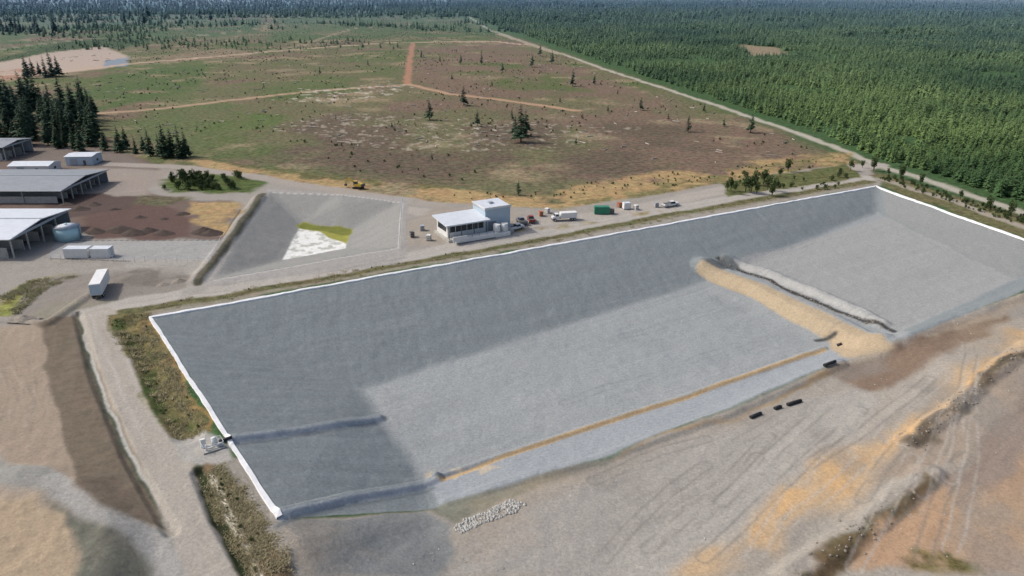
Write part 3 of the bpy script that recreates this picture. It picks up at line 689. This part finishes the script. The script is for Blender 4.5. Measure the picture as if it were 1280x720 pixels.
# ------------------------------------------------------------------ buildings
m_roofw=mat("white_metal_roof",(.62,.66,.70),.45,.07,.5,0,'X')
m_roofg=mat("grey_metal_roof",(.24,.26,.28),.5,.12,.4,0,'X')
m_wallw=mat("white_wall",(.70,.70,.68),.6,.08,.6)
m_wallg=mat("grey_wall",(.36,.40,.44),.6,.06,.6,0,'X')
m_blue=mat("pale_blue_cladding",(.44,.53,.60),.5,.06,.6,0,'X')
m_glass=mat("dark_glass",(.03,.04,.05),.12,.2,.5,0,None,.6)
m_conc=mat("concrete",(.40,.39,.36),.85,.15,.8)
m_post=mat("dark_steel",(.10,.10,.10),.6,.15,1)
m_dirt=mat("stored_compost",(.07,.05,.04),.95,.3,1)
def shed(name,x1,y0,w,d,h,rise,roof,bays,frontbays=3):
    e=root(name,(x1,y0,0))
    rt=[(-w-.6,-.8,h),(.8,-.8,h),(.8,d+.8,h),(-w-.6,d+.8,h),(-w-.6,d/2,h+rise),(.8,d/2,h+rise)]
    v=rt+[(a,b,c-.25) for a,b,c in rt]
    f=[(0,1,5,4),(4,5,2,3),(6,10,11,7),(10,9,8,11),(0,6,7,1),(2,8,9,3),(1,7,11,5),(5,11,8,2),(0,4,10,6),(4,3,9,10)]
    mesh_obj("roof",v,f,roof,parent=e)
    box("ridge_cap",(-w/2+.1,d/2,h+rise+.05),(w+1.2,.5,.1),m_wallg,e)
    box("gutter",(-w/2+.1,-.9,h-.12),(w+1.3,.16,.2),m_wallw,e)
    box("rear_wall",(-w/2,d-.1,h/2),(w,.2,h),m_wallg,e);box("west_wall",(-w+.1,d/2,h/2),(.2,d-.6,h),m_wallg,e)
    box("gable_infill",(0.1,d/2,h-.35),(.15,d-.6,.7),m_wallg,e)
    for i in range(bays+1): box("post_%d"%i,(0.1,i*d/bays*.98+.1,(h-.7)/2),(.35,.35,h-.7),m_conc,e)
    for i in range(1,frontbays+1): box("front_post_%d"%i,(-w*i/frontbays*.98,.1,h/2-.1),(.3,.3,h-.2),m_conc,e)
    for i in range(bays): box("push_wall_%d"%i,(-w*.5,(i+.0)*d/bays+.4,h*.28),(w*.9,.3,h*.5),m_conc,e)
    box("slab",(-w/2,d/2,.05),(w+1,d+1,.2),m_conc,e)
    for i in range(bays): cyl("pile_%d"%i,(-w*.45,(i+.5)*d/bays,.9),min(3,d/bays*.42),1.8,m_dirt,e,r2=.4,seg=12)
    return e
shed("open_storage_shed",-157,248,42,31,5,1.6,m_roofg,5)
shed("open_equipment_shed",-139,192,34,29,6,1.4,m_roofw,4)
shed("open_machinery_shed",-222,318,30,20,6,1.2,m_roofg,3)
def gable(name,p,rz,w,d,h,rise,wall,roof,door=True):
    e=root(name,p,rz)
    box("walls",(0,0,h/2),(w,d,h),wall,e)
    o=.4;v=[(-w/2-o,-d/2-o,h+.01),(w/2+o,-d/2-o,h+.01),(w/2+o,d/2+o,h+.01),(-w/2-o,d/2+o,h+.01),(-w/2-o,0,h+rise),(w/2+o,0,h+rise)]
    mesh_obj("roof",v,[(0,1,5,4),(2,3,4,5),(1,2,5),(3,0,4),(3,2,1,0)],roof,parent=e)
    if door:
        box("door",(w*.2,-d/2-.02,1.2),(1.1,.06,2.3),m_post,e);box("roller_door",(-w*.2,-d/2-.02,1.5),(3,.06,2.9),m_wallg,e)
        box("window",(w/2+.02,0,1.8),(.06,1.6,1),m_glass,e)
    return e
gable("storage_building",(-196,297,0),.02,16,9,3.4,1,m_wallw,m_roofw)
gable("site_office",(-184,312,0),.05,11,9,4,.6,m_blue,m_roofw)
# treatment building
b0=S(562,303)
e=root("leachate_treatment_building",b0,UV)
box("foundation",(10.5,5,.35),(22,11,.9),m_conc,e)
box("low_block",(6.6,6,2.9),(12.6,8,4.2),m_wallw,e)
box("ribbon_window",(6.6,1.96,3.2),(11.6,.12,1.9),m_glass,e)
for i in range(7): box("mullion_%d"%i,(1.0+i*1.87,1.90,3.2),(.14,.08,1.9),m_wallw,e)
box("side_window",(.26,6,3.2),(.12,6,1.6),m_glass,e)
box("low_roof",(6.2,5.0,5.35),(14.4,11,.4),m_roofw,e,0,(math.radians(3),0,0))
for i in range(4): box("canopy_post_%d"%i,(.0+i*4.1,.2,2.7),(.2,.2,4.8),m_post,e)
box("tall_block",(17.2,6.4,4.1),(8.6,8.6,7.2),m_blue,e)
box("tall_roof",(17.2,6.4,7.84),(9.2,9.2,.3),m_roofw,e,0,(math.radians(2),0,0))
box("parapet_front",(17.2,1.9,8.0),(9.2,.2,.5),m_wallw,e);box("parapet_side",(12.7,6.4,8.0),(.2,8.8,.5),m_wallw,e)
box("tall_door",(15.2,2.06,2.2),(2.6,.12,3),m_roofg,e);box("person_door",(18.6,2.06,1.9),(1,.12,2.2),m_post,e)
box("roof_vent",(17.2,7,8.2),(1.4,1.4,.6),m_wallg,e)
box("loading_dock",(8,-1.3,.8),(14,2.6,1.2),m_wallw,e)
box("dock_wall",(2.2,-2.75,1.5),(4.6,.2,1.6),m_wallw,e)
box("tank_plinth",(16.5,-1,.6),(5,3.4,1.2),m_wallw,e)
cyl("process_tank_1",(15.2,-1,2.4),1.1,2.4,m_wallw,e);cyl("process_tank_2",(17.8,-1,2.4),1.1,2.4,m_wallw,e)
for i in range(6): box("rail_post_%d"%i,(1.5+i*2.4,-2.5,1.9),(.07,.07,1),m_post,e)
box("hand_rail",(7.5,-2.5,2.42),(12.2,.07,.07),m_post,e)
# water tank
p=S(86,298);e=root("water_tank",p)
m_teal=mat("pale_teal_paint",(.42,.62,.66),.5,.05,.4)
cyl("tank_shell",(0,0,1.9),3.6,3.8,m_teal,e,seg=40);cyl("tank_roof",(0,0,4.15),3.75,.7,m_roofw,e,seg=40,r2=.3)
cyl("roof_hatch",(0,0,4.6),.4,.3,m_teal,e);
for i in range(9): box("ladder_rung_%d"%i,(3.75,0,.4+i*.42),(.1,.5,.05),m_post,e)
box("ladder_rail_1",(3.75,-.25,2.1),(.06,.06,4),m_post,e);box("ladder_rail_2",(3.75,.25,2.1),(.06,.06,4),m_post,e)
def container(name,p,rz,l,w,h,mt,rf=None):
    e=root(name,p,rz);box("body",(0,0,h/2+.15),(l,w,h),mt,e,.04);box("roof_panel",(0,0,h+.2),(l-.1,w-.1,.08),rf or m_roofw,e)
    n=int(l/.6)
    for i in range(n):
        for s in (-1,1): box("rib_%d_%d"%(i,s),(-l/2+.3+i*(l-.6)/(n-1),s*(w/2+.02),h/2+.15),(.12,.05,h-.25),mt,e)
    for i,sx in enumerate((-1,1)):
        box("door_%d"%i,(l/2+.03,sx*w*.24,h/2+.15),(.05,w*.44,h-.3),mt,e);cyl("lock_rod_%d"%i,(l/2+.08,sx*w*.12,h/2+.15),.03,h-.4,m_post,e,seg=6)
        box("skid_%d"%i,(0,sx*w*.35,.08),(l,.15,.16),m_post,e)
    return e
container("storage_container",S(99,321),.02,6.6,3,2.6,m_wallw);container("storage_container",S(129,321),.02,5.2,3,2.6,m_wallw)
m_tyre=mat("tyre_rubber",(.02,.02,.02),.9,.2,3)
def wheels(e,xs,hw,r,w=.3):
    for i,x in enumerate(xs):
        for s in (-1,1):
            cyl("wheel_%d_%s"%(i,'l' if s>0 else 'r'),(x,s*hw,r),r,w,m_tyre,e,(math.pi/2,0,0),16);cyl("hub_%d_%s"%(i,'l' if s>0 else 'r'),(x,s*(hw+w/2+.01),r),r*.45,.04,m_roofw,e,(math.pi/2,0,0),10)
p=S(127,364);e=root("semi_trailer",p,math.radians(108))
box("van_body",(0,0,2.5),(11,2.6,2.8),m_wallw,e,.06);box("roof_cap",(0,0,3.93),(10.8,2.5,.06),m_wallw,e)
box("chassis",(0,0,.98),(10.6,1.1,.22),m_post,e);box("rear_door_l",(-5.53,.62,2.5),(.05,1.15,2.5),m_blue,e);box("rear_door_r",(-5.53,-.62,2.5),(.05,1.15,2.5),m_blue,e)
box("underride_bar",(-5.4,0,.6),(.12,2.2,.14),m_post,e);box("landing_leg_l",(3.4,.8,.55),(.18,.18,1.1),m_post,e);box("landing_leg_r",(3.4,-.8,.55),(.18,.18,1.1),m_post,e)
wheels(e,[-4.3,-3.1],1.05,.5,.4)
def pickup(name,p,rz,c,long=1.,cover=False):
    pm=mat(name+"_paint",c,.3,.03,.5,0,None,.5);e=root(name,p,rz);l=5.6*long
    box("lower_body",(0,0,.78),(l,1.9,.62),pm,e,.12);box("hood",(l*.36,0,1.12),(l*.25,1.8,.2),pm,e,.07)
    box("cab",(l*.08,0,1.45),(l*.34,1.75,.75),m_glass,e,.08,taper=(.78,.84));box("cab_roof",(l*.08,0,1.83),(l*.26,1.45,.08),pm,e,.03)
    for s in (-1,1): box("bed_side_%d"%s,(-l*.29,s*.88,1.22),(l*.4,.12,.34),pm,e,.03)
    box("tailgate",(-l*.49,0,1.22),(.1,1.7,.34),pm,e,.02);box("bed_floor",(-l*.29,0,1.12),(l*.38,1.6,.06),m_post,e)
    box("front_bumper",(l*.5,0,.6),(.16,1.8,.22),m_post,e,.04);box("rear_bumper",(-l*.5,0,.6),(.16,1.8,.2),m_post,e,.04)
    box("headlight_l",(l*.49,.7,.95),(.08,.35,.18),m_roofw,e);box("headlight_r",(l*.49,-.7,.95),(.08,.35,.18),m_roofw,e)
    wheels(e,[l*.32,-l*.3],.85,.4);return e
def boxtruck(name,p,rz,c):
    pm=mat(name+"_paint",c,.35,.03,.5);e=root(name,p,rz)
    box("cargo_box",(-1.1,0,1.75),(5.4,2.3,1.8),m_wallw,e,.04);box("frame",(0,0,.75),(8,1.0,.2),m_post,e)
    box("cab",(2.8,0,1.55),(1.7,2.1,1.7),pm,e,.15,taper=(.8,.9));box("windscreen",(3.52,0,1.95),(.1,1.7,.7),m_glass,e,0,(0,math.radians(-12),0))
    box("side_glass_l",(2.8,.99,1.95),(.9,.05,.55),m_glass,e);box("side_glass_r",(2.8,-.99,1.95),(.9,.05,.55),m_glass,e)
    box("nose",(3.9,0,1.1),(.9,1.9,.8),pm,e,.12);box("bumper",(4.4,0,.6),(.15,2.1,.25),m_post,e,.03)
    wheels(e,[3.5,-2.2,-3.0],1.0,.48);return e
boxtruck("white_box_truck",S(706,275),UV-.3+math.pi,(.75,.75,.75))
pickup("red_pickup",S(664,277),UV+1.2,(.28,.03,.02));pickup("grey_pickup",S(652,279),UV+1.5,(.2,.21,.23));pickup("white_pickup",S(645,287),UV+.2,(.7,.7,.7))
pickup("flatbed_pickup",S(838,258),UV,(.7,.7,.68),1.15)
m_green=mat("green_container_paint",(.03,.20,.12),.5,.1,.7)
container("green_container",S(752,267),UV-.5,5,2.4,2.3,m_green,m_green)
container("small_white_container",S(783,261),UV-.3,2.4,2.0,2.0,m_wallw)
m_or=mat("safety_orange",(.45,.12,.04),.5,.1,1)
def pallet_stack(name,p,rz,mt):
    e=root(name,p,rz)
    for i in range(3):
        box("slats_%d"%i,(0,0,.12+i*.55),(1.6,1.4,.06),m_log,e)
        for s in (-1,0,1): box("runner_%d_%d"%(i,s),(0,s*.6,.05+i*.55),(1.6,.1,.08),m_log,e)
        box("goods_%d"%i,(0,0,.36+i*.55),(1.4,1.25,.38),mt,e,.06)
    return e
for (x,y),mt in zip([(676,270),(684,266),(765,267),(774,259),(795,262),(820,259),(536,300),(515,296),(528,288)],[m_or,m_wallw,m_post,m_or,m_wallw,m_wallg,m_wallw,m_post,m_wallg]): pallet_stack("material_pallet",S(x,y),random.uniform(0,3),mt)
def excavator(name,p,rz):
    ym=mat("machine_yellow",(.50,.34,.05),.5,.1,1);e=root(name,p,rz)
    for s in (-1,1): box("track_%d"%s,(0,s*1.15,.45),(3.8,.55,.9),m_tyre,e,.25)
    box("carriage",(0,0,.8),(2,1.8,.4),m_post,e);box("upper_body",(-.5,0,1.6),(3,2.5,1.1),ym,e,.12);box("cab",(.6,.7,2.2),(1.4,1,1.6),m_glass,e,.06);box("cab_roof",(.6,.7,3.04),(1.5,1.1,.1),ym,e,.03)
    box("boom",(2.7,-.1,2.9),(3.8,.4,.5),ym,e,.05,(0,math.radians(-32),0));box("stick",(4.9,-.1,2.6),(2.9,.3,.35),ym,e,.05,(0,math.radians(62),0));box("bucket",(5.4,-.1,1.1),(.9,1.1,.8),m_post,e,.15);box("counterweight",(-2.1,0,1.5),(.5,2.4,1),m_post,e,.1)
excavator("excavator",S(448,236),2.8)
# pump skid on the west crest
p=S(266,560);e=root("leachate_pump_station",p,math.radians(35))
box("skid_slab",(0,0,.12),(3.4,2.4,.24),m_conc,e);box("control_cabinet",(-1.2,.8,1.0),(.8,.5,1.5),m_wallw,e,.03)
cyl("valve_tank",(.5,.5,.85),.5,1.2,m_wallw,e);cyl("tank_dome",(.5,.5,1.55),.5,.25,m_wallw,e,r2=.2)
box("pump_housing",(1.1,-.6,.6),(.8,.5,.6),m_wallg,e,.08);cyl("discharge_pipe",(0,-.6,.6),.12,2.4,m_wallw,e,(0,math.pi/2,0),12);cyl("riser",(-1.1,-.6,.8),.12,1.1,m_wallw,e,seg=12)
for i,(a,b) in enumerate([(-1.6,-1.1),(0,-1.1),(1.6,-1.1),(1.6,1.1),(0,1.1),(-1.6,1.1)]): cyl("rail_post_%d"%i,(a,b,.75),.03,1.1,m_roofw,e,seg=6)
for i,(c,s) in enumerate([((0,-1.1,1.28),(3.2,.05,.05)),((0,1.1,1.28),(3.2,.05,.05)),((1.6,0,1.28),(.05,2.2,.05)),((-1.6,0,1.28),(.05,2.2,.05))]): box("rail_%d"%i,c,s,m_roofw,e)
def pipe(name,a,b,r,mt):
    a=Vector(a);b=Vector(b);a.z+=r*.8;b.z+=r*.8;d=b-a;e=root(name,(a+b)/2);e.rotation_euler=d.to_track_quat('Z','Y').to_euler()
    n=max(3,int(d.length/.7))
    cyl("barrel",(0,0,0),r,d.length,mt,e,seg=16)
    for i in range(n): cyl("corrugation_%d"%i,(0,0,-d.length/2+(i+.5)*d.length/n),r*1.08,.12,mt,e,seg=16)
m_blk=mat("black_pipe",(.02,.02,.022),.5,.1,2)
pipe("side_slope_riser_pipe",S(274,553),S(290,548),.28,m_blk)
for a,b,c,d in [(984,507,1001,502),(938,523,951,518),(1030,458,1044,453),(968,512,976,509.5),(1046,433,1052,431)]: pipe("culvert_pipe",S(a,b),S(c,d),.35,m_blk)
def fence(name,pts,h=1.8,step=3.0,mt=None):
    W_=SL(pts);e=root(name,W_[0]);n=0
    for a,b in zip(W_[:-1],W_[1:]):
        a=Vector(a)-Vector(W_[0]);b=Vector(b)-Vector(W_[0]);Ld=(b-a).length;k=max(1,int(Ld/step))
        for i in range(k):
            c=a.lerp(b,i/k);cyl("post_%d"%n,(c.x,c.y,c.z+h/2),.05,h,mt,e,seg=6);n+=1
        m_=(a+b)/2
        for j,zz in enumerate((h-.05,h*.5)): box("rail_%d_%d"%(n,j),(m_.x,m_.y,m_.z+zz),(Ld,.04,.04),mt,e,0,(0,-math.asin((b.z-a.z)/Ld),math.atan2(b.y-a.y,b.x-a.x)))
m_galv=mat("galvanised_steel",(.55,.56,.57),.4,.05,1,.2)
fence("pond_fence",[(503,252),(499,312)],2.0,2.5,m_galv);fence("yard_fence",[(64,326),(262,329),(278,301)],1.8,3,m_galv)
piles=[(120,290,3),(150,288,4),(168,292,3.5),(185,289,3),(205,292,3),(228,268,2.5),(255,290,3.5),(265,292,3),(143,262,2),(100,262,3),(118,256,2.5),(175,272,2),(84,256,2.4),(205,274,1.8),(30,398,2),(225,352,2),(205,356,1.6)]
for n_,(x,y,s) in enumerate(piles):
    bm=bmesh.new();bmesh.ops.create_grid(bm,x_segments=22,y_segments=22,size=1)
    vx=np.array([v.co.x for v in bm.verts]);vy=np.array([v.co.y for v in bm.verts]);rr=np.hypot(vx,vy);nn=fbm(vx,vy,.5,4,400+n_);hh=np.clip(1-rr*(.75+.6*nn),0,1)*(.7+.6*nn)
    for v,h_ in zip(bm.verts,hh): v.co.x*=s*1.5;v.co.y*=s;v.co.z=h_*s*.55-.25
    m=bpy.data.meshes.new("soil_pile");bm.to_mesh(m);bm.free();m.materials.append(m_dirt if y<300 else m_d);o=bpy.data.objects.new("soil_pile",m);scene.collection.objects.link(o);o.location=S(x,y);o.rotation_euler=(0,0,random.uniform(-.3,.3))
# ------------------------------------------------------------------ light
sd=Vector((-.975,.22,0)).normalized();el=math.radians(44)
sun=bpy.data.lights.new("sun",'SUN');sun.energy=2.5;sun.angle=math.radians(1.5);sun.color=(1,.96,.90)
so=bpy.data.objects.new("sun",sun);scene.collection.objects.link(so)
dirn=Vector((sd.x*math.cos(el),sd.y*math.cos(el),math.sin(el)));so.rotation_euler=dirn.to_track_quat('Z','Y').to_euler()
w=bpy.data.worlds.new("World");scene.world=w;w.use_nodes=True;nt=w.node_tree
sk=nt.nodes.new('ShaderNodeTexSky');sk.sky_type='NISHITA';sk.sun_disc=False;sk.sun_elevation=el;sk.sun_rotation=math.atan2(sd.x,sd.y);sk.dust_density=4;sk.air_density=.8
nt.links.new(sk.outputs[0],nt.nodes['Background'].inputs[0]);nt.nodes['Background'].inputs[1].default_value=.15
scene.view_settings.view_transform='Standard';scene.view_settings.look='None';scene.view_settings.exposure=0
